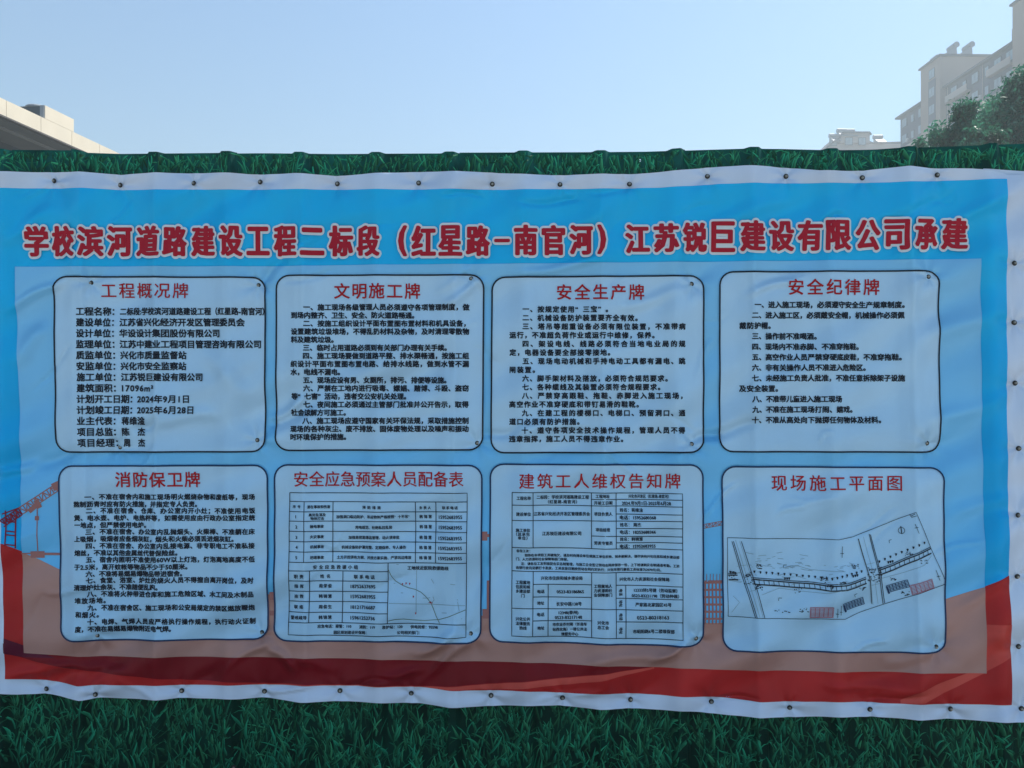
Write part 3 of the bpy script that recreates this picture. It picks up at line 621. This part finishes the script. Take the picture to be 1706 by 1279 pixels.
dots = [(255+i*39.5, 722+7*math.sin(i*.9)*0+3.6*i) for i in range(11)]+[(690+i*32, 768-abs(i-2)*2-(i>2)*(i-2)*6) for i in range(9)]+[(1062+i*36, 657-i*15.2) for i in range(9)]
for k in range(3): dots += [(105+k*15, 728+k*3), (455+k*14, 768), (890+k*14, 750-k*3), (1120+k*14, 662-k*3)]
dl = []
for x, y in dots: dl += [([(x-5, y-5), (x+4, y+5)], 2.0), ([(x+4, y-6), (x-1, y+9)], 1.8)]
rr = random.Random(3)
for cx, cy, wx, wy, n in ((278,690,22,14,16),(280,822,24,14,16),(215,765,26,40,22),(905,690,24,14,16),(1025,740,50,55,60),(950,833,20,12,10),(1148,770,18,10,8),(700,775,20,20,16),(735,820,20,14,14),(1250,608,24,12,10),(420,978,60,8,8),(570,970,30,14,12),(1225,868,26,16,12),(810,790,30,5,10),(540,848,30,14,8),(1335,658,30,10,8),(110,750,22,30,14)):
    for _ in range(n):
        x = cx+rr.uniform(-wx, wx); y = cy+rr.uniform(-wy, wy); dl.append(([(x, y), (x+rr.uniform(3, 13), y+rr.uniform(-3, 3))], 1.2))
onmap(S8, p8, 'plan_marks', dl, .8, m_ink, LT+.0002)['kind'] = 'stuff'
fine = []
for _ in range(90):
    x = rr.uniform(95, 900); y = 690+.06*x+rr.choice((-1, 1))*rr.uniform(15, 110)*(1 if rr.random() < .5 else .5); a = rr.uniform(-.3, .3); l = rr.uniform(10, 60)
    if 520 < y < 1000: fine.append([(x, y), (x+l*.5, y+l*a*.6), (x+l, y+l*a)])
fine += [[(300,870),(420,830),(560,850),(720,862),(850,835),(960,800)],[(455,700),(540,688),(620,712),(740,720),(835,722)],[(120,880),(160,920),(110,985)],[(1065,770),(1200,735),(1350,680),(1400,620)]]
onmap(S8, p8, 'plan_contours', fine, .6, m_grey, LT+.00005)['kind'] = 'stuff'
def rot_table(cx, cy, w_, h_, deg, nx, ny):
    a = math.radians(deg); R = lambda u, v: (cx+u*math.cos(a)+v*math.sin(a), cy-u*math.sin(a)+v*math.cos(a)); L = []
    for i in range(nx+1): u = -w_/2+w_*i/nx; L.append([R(u, -h_/2), R(u, h_/2)])
    for j in range(ny+1): v = -h_/2+h_*j/ny; L.append([R(-w_/2, v), R(w_/2, v)])
    return L
onmap(S8, p8, 'plan_table', rot_table(898,933,140,46,17,7,5)+[([(830,940),(848,985)],3)], .9, m_navy, LT+.0003)
onmap(S8, p8, 'plan_table', rot_table(1182,818,140,46,17,7,5)+[([(1112,822),(1130,868)],3)], .9, m_navy, LT+.0003)
onmap(S8, p8, 'plan_stamp', rot_table(688,985,150,68,0,1,1)+rot_table(688,985,140,60,0,5,7), .6, m_red, LT+.0003)
onmap(S8, p8, 'plan_stamp', rot_table(1335,820,150,62,17,1,1)+rot_table(1335,820,140,52,17,5,6), .6, m_red, LT+.0003)
circ = [(1205+20*math.cos(t), 458+20*math.sin(t)) for t in np.linspace(0, 6.283, 20)]
onmap(S8, p8, 'compass', [circ,([(1201,430),(1207,478)],1.5)], .8, m_ink, LT+.0003)
for a_, b_ in ((([(823,560),(820,632)]),([(808,604),(832,606)])), (([(1288,415),(1312,475)]),([(1285,440),(1308,436)])), (([(1425,712),(1452,780)]),([(1430,755),(1455,750)])), (([(790,960),(793,1020)]),([(780,995),(800,997)])), (([(812,940),(815,1005)]),([(805,982),(822,984)]))):
    onmap(S8, p8, 'north_arrow', [a_, b_], .8, m_ink, LT+.0003)
for a_ in ([(445,700),(447,682),(468,682)], [(413,912),(415,893),(434,895)], [(1128,540),(1126,522),(1142,517)], [(907,888),(900,872),(918,864)]):
    onmap(S8, p8, 'corner_mark', [a_], .8, m_ink, LT+.0003)

# ---------------- screws with washers, each its own part of the banner
m_screw = mat('zinc screw', (0.35, 0.34, 0.30), 0.35, 0.5, metal=0.85, vary=0.25, scale=200)
sc = MB(); n = 12
for (ra, rb_, y0, y1) in ((.0100, .0085, 0, -.0022),): sc.tube((0, y0, 0), (0, y1, 0), ra, rb_, 12)
sc.tube((0, -.002, 0), (0, -.0082, 0), .0052, .0048, 6); sc.tube((0, -.0082, 0), (0, -.0092, 0), .0048, .0030, 6)
m_wash = mat('dark rubber washer', (0.035, 0.035, 0.03), 0.6, 0.3)
sme = None
for i, (px, py) in enumerate(SCREWS):
    x, z = W(px, py, BY); y = BY-float(drape(np.array([px]), np.array([py]))[0])-.0048
    L = Vector((float(x), y, float(z)))-Vector(BO)
    if sme is None:
        o = sc.build('screw', m_screw, banner); sme = o.data; sme.materials.append(m_wash); sme.polygons.foreach_set('material_index', [1 if i < 14 else 0 for i in range(len(sme.polygons))])
    else: o = link('screw', sme, banner)
    o.location = L; o.rotation_euler = (random.uniform(-.18, .18), random.uniform(0, 1.0), random.uniform(-.18, .18))
sp = link('screw', sme, fence); sp.location = Vector((float(W(395,1272)[0]), -.032, float(W(395,1272)[1])))

# ------------------------------------------------------------------ building on the left, beyond the fence
m_clad = mat('cream cladding', (0.70, 0.63, 0.50), 0.7, 0.2, vary=0.06, scale=.6)
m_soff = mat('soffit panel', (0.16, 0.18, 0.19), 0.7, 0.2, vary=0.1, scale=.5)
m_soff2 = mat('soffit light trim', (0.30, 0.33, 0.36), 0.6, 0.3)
m_dark = mat('painted shade wall', (0.03, 0.045, 0.055), 0.3, 0.5, vary=0.2, scale=.4)  # shade under the eaves and on the room end put into this near-black colour
m_gut = mat('gutter', (0.10, 0.09, 0.085), 0.6, 0.3)
D0 = 33.0
pA = at(0, 162, D0); vdir = Vector((FX+(1015-853)/F*RX, FY+(1015-853)/F*RY, 0)).normalized()
angL = math.atan2(vdir.y, vdir.x)
lb = empty('canopy_building', (pA.x, pA.y, 0), angL)      # local x runs away along the eaves, local y to its left (away from the viewer's line)
tag(lb, 'low building with a long sunlit cream parapet and deep dark eaves at far left', 'building')
H0 = pA.z; fh = 0.72
def loc_of(px, along=None):
    # distance along the parapet at which the sight line of column px meets it
    a = (px-853)/F; d = Vector((FX+a*RX, FY+a*RY)); c = Vector((0, -DIST)); p = Vector((pA.x, pA.y)); v = Vector((vdir.x, vdir.y))
    M = Matrix(((d.x, -v.x), (d.y, -v.y))); r = M.inverted() @ (p-c); return r.y
x = -14.0; i = 0
while x < 44:                                                # parapet panels with open joints
    x2 = x+2.05; MB().box(x+.012, x2-.012, 0.0, 0.16, H0-fh, H0+(0.0)).build('parapet_panel', m_clad, lb); x = x2
MB().box(-14, 44, .165, .30, H0-fh+.02, H0-.03).build('parapet_back', m_gut, lb)
MB().box(-14, 44, -.05, .20, H0-fh-.075, H0-fh-.004).build('gutter', m_gut, lb)
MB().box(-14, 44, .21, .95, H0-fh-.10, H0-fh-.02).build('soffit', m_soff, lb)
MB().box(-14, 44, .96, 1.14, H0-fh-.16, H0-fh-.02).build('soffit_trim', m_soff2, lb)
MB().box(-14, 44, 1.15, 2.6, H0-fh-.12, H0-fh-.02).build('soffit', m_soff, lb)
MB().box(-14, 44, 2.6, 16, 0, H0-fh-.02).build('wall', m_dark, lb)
MB().box(-14, 44, .3, 16, H0-.30, H0-.22).build('roof', m_gut, lb)
m_frame = mat('white window frame', (0.6, 0.6, 0.58), 0.5, 0.3); m_pane = mat('window glass', (0.05, 0.07, 0.085), 0.08, 0.6)
m_pane2 = mat('painted sky-reflection glass', (0.34, 0.42, 0.46), 0.25, 0.5, vary=.3, scale=.8)  # pale sky reflection painted into the glass colour
for k in range(10):
    wx = -11+k*4.6
    f = MB().box(wx, wx+2.2, 2.52, 2.598, H0-3.6, H0-2.05).build('window', m_frame, lb); MB().box(wx+.12, wx+2.08, 2.50, 2.518, H0-3.48, H0-2.17).build('pane', m_pane, f)
xa, xb = loc_of(75), loc_of(123)
zt = H0+0.62
rh = MB().box(xa, xb, -.004, 2.9, H0+.004, zt).build('rooftop_room', m_clad, lb)
MB().box(xa-.05, xa-.004, .02, .22, H0-.05, zt-.01).build('corner_trim', m_soff2, lb)
MB().box(xa-.03, xa-.006, .24, 2.9, H0-.2, zt-.03).build('end_shade_panel', m_dark, lb)  # dark sheet painting the shade on the near end of the rooftop room
for yy in (.75, 2.1):
    t = MB(); 
    for s_, (ra, rb_, z0, z1) in enumerate(((.50,.50,0,.06),(.50,.42,.06,.12),(.42,.2,.12,.17))): t.tube((xa+.45, yy, zt+z0), (xa+.45, yy, zt+z1), ra, rb_, 16)
    t.build('roof_fan', m_soff2, lb)

# ------------------------------------------------------------------ apartment tower on the right
m_wall = mat('beige render', (0.42, 0.325, 0.265), 0.8, 0.2, vary=0.08, scale=.15)
m_upper = mat('grey brown render', (0.13, 0.135, 0.17), 0.8, 0.2, vary=0.08, scale=.15)
m_tile = mat('dull roof tiles', (0.13, 0.12, 0.13), 0.8, 0.2, vary=0.15, scale=.5)
m_band2 = mat('pale string course', (0.5, 0.43, 0.38), 0.8, 0.2)
m_heater = mat('heater tank', (0.3, 0.31, 0.33), 0.5, 0.4)
pC = at(1500, 195, 148.0); vt = Vector((FX+(820-853)/F*RX, FY+(820-853)/F*RY, 0)).normalized()
# local x from the far corner towards the viewer, local y to the right of the street (away from the viewer)
tw = empty('apartment_tower', (pC.x, pC.y, 0), math.atan2(-vt.y, -vt.x))
tag(tw, 'hazy beige apartment tower with grey upper floors and rooftop water heaters behind the large tree', 'building')
HT0 = pC.z; LEN = 64.0; DEP = 13.0
def wallbox(x0, x1, y0, y1, z0, z1, m, name='wall'): return MB().box(x0, x1, y0, y1, z0, z1).build(name, m, tw)
def hip(par, x0, x1, y0, y1, z, rise, ov=.7, m=m_tile, inset=None):
    b = MB(); a = x0-ov, x1+ov, y0-ov, y1+ov; ins = inset if inset is not None else (y1-y0)/2
    b.box(a[0], a[1], a[2], a[3], z-.25, z+.05)
    ym = (y0+y1)/2; P = [(a[0],a[2],z+.06),(a[1],a[2],z+.06),(a[1],a[3],z+.06),(a[0],a[3],z+.06),(x0+ins,ym,z+rise),(x1-ins,ym,z+rise)]
    b.poly(P, [(0,1,5,4),(1,2,5),(2,3,4,5),(3,0,4),(3,2,1,0)]); return b.build('roof', m, par)
FLH = 3.05
wallbox(0, LEN, 0, DEP, 0, HT0-2*FLH-.2, m_wall)
wallbox(.02, LEN-.02, .02, DEP-.02, HT0-2*FLH-.2+.002, HT0-.26, m_upper, 'upper_wall')
for k in (2, 3): wallbox(-.12, LEN+.12, -.12, DEP+.12, HT0-k*FLH-.35+(.0 if k==2 else 0), HT0-k*FLH-.02, m_band2, 'string_course')
hip(tw, 0, LEN, 0, DEP, HT0, 2.0)
# taller projecting stair blocks
blocks = [(9.0, 15.0, 5.6), (33.5, 41.0, 5.2), (54.0, 60.0, 5.2)]
for (x0, x1, up_) in blocks:
    wallbox(x0, x1, -1.1, 8.0, 0, HT0-FLH*2, m_wall, 'stair_block')
    wallbox(x0, x1, -1.1, 8.0, HT0-FLH*2+.002, HT0+up_-.26, m_wall, 'stair_block')
    hip(tw, x0, x1, -1.1, 8.0, HT0+up_, 1.0, .3, inset=1.8)
# windows: one mesh for frame, one for pane, copied
def wmesh(nm, w_, h_, d0, d1, m, mull=False):
    b = MB().box(-w_/2, w_/2, d0, d1, 0, h_)
    if mull: b.box(-.06, .06, d0-.05, d1-.002, .002, h_-.002)
    me_o = b.build(nm, m); me = me_o.data; bpy.data.objects.remove(me_o); return me
m_alu = mat('grey window frame', (0.07, 0.08, 0.10), 0.5, 0.4)
wf = wmesh('window', 1.7, 1.7, -.10, .05, m_alu); wp = wmesh('pane', 1.5, 1.5, -.13, -.102, m_pane2, True)
wf2 = wmesh('window', 1.0, 1.5, -.10, .05, m_alu); wp2 = wmesh('pane', .8, 1.3, -.13, -.102, m_pane2)
def window(x, z, y=0, small=False):
    f = link('window', wf2 if small else wf, tw, (x, y, z)); link('pane', wp2 if small else wp, f, (0, 0, .1))
cols = [(1.6,0),(4.4,1),(7.2,0),(17.3,0),(20.2,1),(23,0),(26,1),(28.6,0),(31.4,0),(43,0),(46,1),(49,0),(52,0)]
nf = 0
for fl in range(14):
    z = HT0-2.45-fl*FLH
    for (cx, s_) in cols:
        window(cx, z, 0, bool(s_))
    for (x0, x1, up_) in blocks[:2]: window((x0+x1)/2+.6, z+(1.6 if fl % 1 == 0 else 0), -1.1)
for (x0, x1, up_) in blocks[:2]: window((x0+x1)/2+.6, HT0+up_-3.2, -1.1)
for (x0, x1, up_) in blocks[:2]: MB().box((x0+x1)/2-.5, (x0+x1)/2+1.7, -1.16, -1.105, HT0-8, HT0+up_-3.4).build('spandrel', m_upper, tw)
m_ac = mat('air conditioner casing', (0.5, 0.5, 0.48), 0.6, 0.3)
acm = MB().box(-.42, .42, -.42, -.03, 0, .62).build('air_conditioner', m_ac); acd = acm.data; bpy.data.objects.remove(acm)
r_ = random.Random(4)
for fl in range(1, 12):
    for cx in (3.0, 18.8, 24.5, 30.0, 44.5, 50.5):
        if r_.random() < .7: link('air_conditioner', acd, tw, (cx, 0, HT0-2.6-fl*FLH))
for x in (8.6, 15.5, 25.0, 33.0, 41.6, 52.6): MB().tube((x, -.10, .2), (x, -.10, HT0-.3), .07, .07, 6).build('downpipe', m_band2, tw)
for k_ in range(3):
    for x0, x1 in ((16.0, 22.0), (27.0, 32.6)):
        MB().box(x0, x1, -.9, -.004, HT0-3.2-k_*FLH*2, HT0-3.05-k_*FLH*2).box(x0, x1, -.9, -.82, HT0-3.045-k_*FLH*2, HT0-2.1-k_*FLH*2).build('balcony', m_band2, tw)
# solar water heaters standing on the roofs, aerials
def heater(par, x, y, z, s_=1.0, rz=0.0):
    b = MB(); b.tube((x-.9*s_, y, z+1.0*s_), (x+.9*s_, y, z+1.0*s_), .42*s_, .42*s_, 10)
    b.poly([(x-.85*s_, y-1.9*s_, z-.6), (x+.85*s_, y-1.9*s_, z-.6), (x+.85*s_, y, z+.85*s_), (x-.85*s_, y, z+.85*s_), (x+.85*s_, y+.1, z-.6), (x-.85*s_, y+.1, z-.6)], [(0,1,2,3),(3,2,4,5),(0,3,5),(1,4,2),(0,5,4,1)])
    return b.build('solar_water_heater', m_heater, par)
for (x, y, z) in ((9.9, .9, HT0+6.15), (13.6, 2.0, HT0+6.3), (13.8, 4.6, HT0+6.3), (34.8, 1.5, HT0+5.8), (22, 4.2, HT0+1.2), (28, 4.5, HT0+1.2)): heater(tw, x, y, z, .95 if x == 9.9 else 1.25)
for (x, y, z) in ((5.2, 2.0, HT0+.6), (7.6, 2.0, HT0+.7), (30.8, 2.5, HT0+1.0), (28.2, 2.5, HT0+1.0)): MB().tube((x, y, z-.4), (x, y, z+3.0), .07, .04, 5).build('aerial', m_gut, tw)

# ------------------------------------------------------------------ farther apartment block
pD = at(1378, 245, 172.0)
fb = empty('apartment_block', (pD.x, pD.y, 0), YAW)
tag(fb, 'pale hazy apartment block farthest away, only its roof showing over the fence', 'building')
k = 172.0/F
def bx(x0, x1, y0, y1, z0, z1, m, name): return MB().box(x0, x1, y0, y1, z0, z1).build(name, m, fb)
zz = lambda py: EYE+(639.5-py)*k
X = lambda px: (px-1378)*k
m_pale = mat('pale render', (0.5, 0.42, 0.38), 0.8, 0.2, vary=0.06, scale=.2)
bx(X(1381), X(1512), 0, 12, 0, zz(239), m_pale, 'wall')
def slab(pts, y0, y1, m, name):
    n = len(pts); b = MB(); V = [(x, y0, z) for x, z in pts]+[(x, y1, z) for x, z in pts]
    b.poly(V, [tuple(range(n)), tuple(range(2*n-1, n-1, -1))]+[(i, n+i, n+(i+1)%n, (i+1)%n) for i in range(n)]); return b.build(name, m, fb)
slab([(X(1398),zz(238.9)),(X(1447),zz(238.9)),(X(1447),zz(223)),(X(1400),zz(223))], -.6, 8, m_pale, 'stair_block')
slab([(X(1375),zz(247)),(X(1398),zz(225)),(X(1401),zz(221.5)),(X(1445),zz(221.5)),(X(1449),zz(226)),(X(1444.5),zz(223)),(X(1402),zz(223)),(X(1377),zz(247.5))], -1.2, 9, m_tile, 'roof')
slab([(X(1444),zz(238.9)),(X(1452),zz(232)),(X(1462),zz(236)),(X(1472),zz(231)),(X(1480),zz(234)),(X(1512),zz(233)),(X(1512),zz(238.9))], 1, 11, m_tile, 'roof')
for px, py in ((1392,230),(1405,221.5),(1419,222),(1466,232)): heater(fb, X(px), 1.0, zz(py)-.3, 1.15)
MB().tube((X(1484),3,zz(236)),(X(1484),3,zz(224)),.07,.04,5).build('aerial', m_gut, fb)
for cx in (1388, 1412, 1434):
    f = link('window', wf, fb, (X(cx), -.62 if cx > 1398 else -.02, zz(243))); link('pane', wp, f, (0, 0, .1))

# ------------------------------------------------------------------ trees beyond the fence
m_leaf = mat('leaves', (0.045, 0.085, 0.040), 0.55, 0.3, attr='Col')
_n = m_leaf.node_tree; _p = _n.nodes['Principled BSDF']; _t = _n.nodes.new('ShaderNodeBsdfTranslucent'); _m = _n.nodes.new('ShaderNodeMixShader'); _m.inputs[0].default_value = .45
_a = [x for x in _n.nodes if x.type == 'ATTRIBUTE'][0]; _n.links.new(_a.outputs['Color'], _t.inputs['Color'])
_n.links.new(_p.outputs[0], _m.inputs[1]); _n.links.new(_t.outputs[0], _m.inputs[2]); _n.links.new(_m.outputs[0], [x for x in _n.nodes if x.type == 'OUTPUT_MATERIAL'][0].inputs['Surface']); m_bark = mat('bark', (0.09, 0.085, 0.065), 0.9, 0.1, vary=.3, scale=6)
def tree(name, label, px, py_top, depth, rad, hgt, nclump, nleaf, leaf, seed, weep=.3, tone=1.0, grp=None):
    r = random.Random(seed); top = at(px, py_top, depth); base = Vector((top.x, top.y, 0)); H = top.z
    root = empty(name, base); tag(root, label, 'tree', grp)
    th = H-hgt*.75; b = MB(); p = Vector((0, 0, 0)); R = .018*H
    for i in range(5):
        q = Vector((r.uniform(-.08, .08)*i, r.uniform(-.08, .08)*i, th*(i+1)/5)); b.tube(p, q, R*(1-i*.09), R*(1-(i+1)*.09), 8, False); p = q
    fork = p; cl = []; limbs = MB()
    for i in range(nclump):
        a = r.uniform(0, 6.283); u = r.random()**.5; zf = r.random()
        prof = math.sin(math.pi*min(1, .12+.88*zf)**.8)**.7
        c = Vector((math.cos(a)*rad*u*prof, math.sin(a)*rad*u*prof, H-hgt+hgt*(.04+.90*zf))); cl.append((c, r.uniform(.55, 1.15)*rad*.30))
        mid = fork.lerp(c, .5)+Vector((0, 0, .12*hgt*r.random())); limbs.tube(fork, mid, R*.22, R*.12, 5, False); limbs.tube(mid, c, R*.12, R*.03, 5, False)
    V = []; Fc = []; C = []; nleaf = int(nleaf*1.25)
    for c, cr_ in cl:
        tn = r.uniform(.6, 1.45)*tone
        for _ in range(nleaf):
            d = Vector((r.gauss(0, 1), r.gauss(0, 1), r.gauss(0, .75))).normalized()*cr_*(r.random()**.4)*r.uniform(.85, 1.25)
            q = c+d; q.z -= weep*cr_*r.random()*abs(r.gauss(0, 1))
            s_ = leaf*r.uniform(.6, 1.4); ax = Vector((r.gauss(0, .7), r.gauss(0, .7), -weep*2.2+r.gauss(0, .6))).normalized(); sd_ = ax.cross(Vector((r.gauss(0, 1), r.gauss(0, 1), r.gauss(0, 1)))).normalized()
            b0 = len(V); V += [tuple(q), tuple(q+ax*s_*.5+sd_*s_*.22), tuple(q+ax*s_), tuple(q+ax*s_*.5-sd_*s_*.22)]; Fc.append((b0, b0+1, b0+2, b0+3))
            j = r.uniform(.75, 1.3)*tn; col = (.035*j, .175*j, .105*j, 1); C += [col]*4
    b.build('trunk', m_bark, root, True); limbs.build('branches', m_bark, root, True)
    o = mk('crown', V, Fc, m_leaf, root); ca = o.data.color_attributes.new('Col', 'FLOAT_COLOR', 'POINT'); ca.data.foreach_set('color', np.array(C, dtype=np.float32).ravel())
tree('broadleaf_tree', 'large dark leafy tree at far right rising above the fence', 1702, 112, 27.0, 2.3, 7.0, 95, 330, .16, 1)
tree('broadleaf_tree', 'leafy tree with drooping crown left of the large dark tree', 1608, 164, 25.0, 1.3, 4.4, 60, 300, .15, 2)
tree('broadleaf_tree', 'small thin pale treetop just showing over the fence before the beige tower', 1532, 226, 30.0, .55, 2.2, 14, 130, .14, 3, tone=1.3)
tree('broadleaf_tree', 'low round treetop filling the gap between the two larger trees', 1655, 168, 30.0, 1.6, 5.0, 55, 300, .16, 4)

# ------------------------------------------------------------------ air
hz = MB().box(-240, 240, -100, 410, -1.0, 64.0)
hm = bpy.data.materials.new('hazy air'); hm.use_nodes = True; hn = hm.node_tree; hn.nodes.clear()
ho = hn.nodes.new('ShaderNodeOutputMaterial'); hv = hn.nodes.new('ShaderNodeVolumePrincipled')
hv.inputs['Color'].default_value = (.84, .96, 1.0, 1); hv.inputs['Density'].default_value = 0.0023; hv.inputs['Anisotropy'].default_value = 0.2
hn.links.new(hv.outputs[0], ho.inputs['Volume'])
haze = hz.build('haze', hm); tag(haze, kind='stuff')
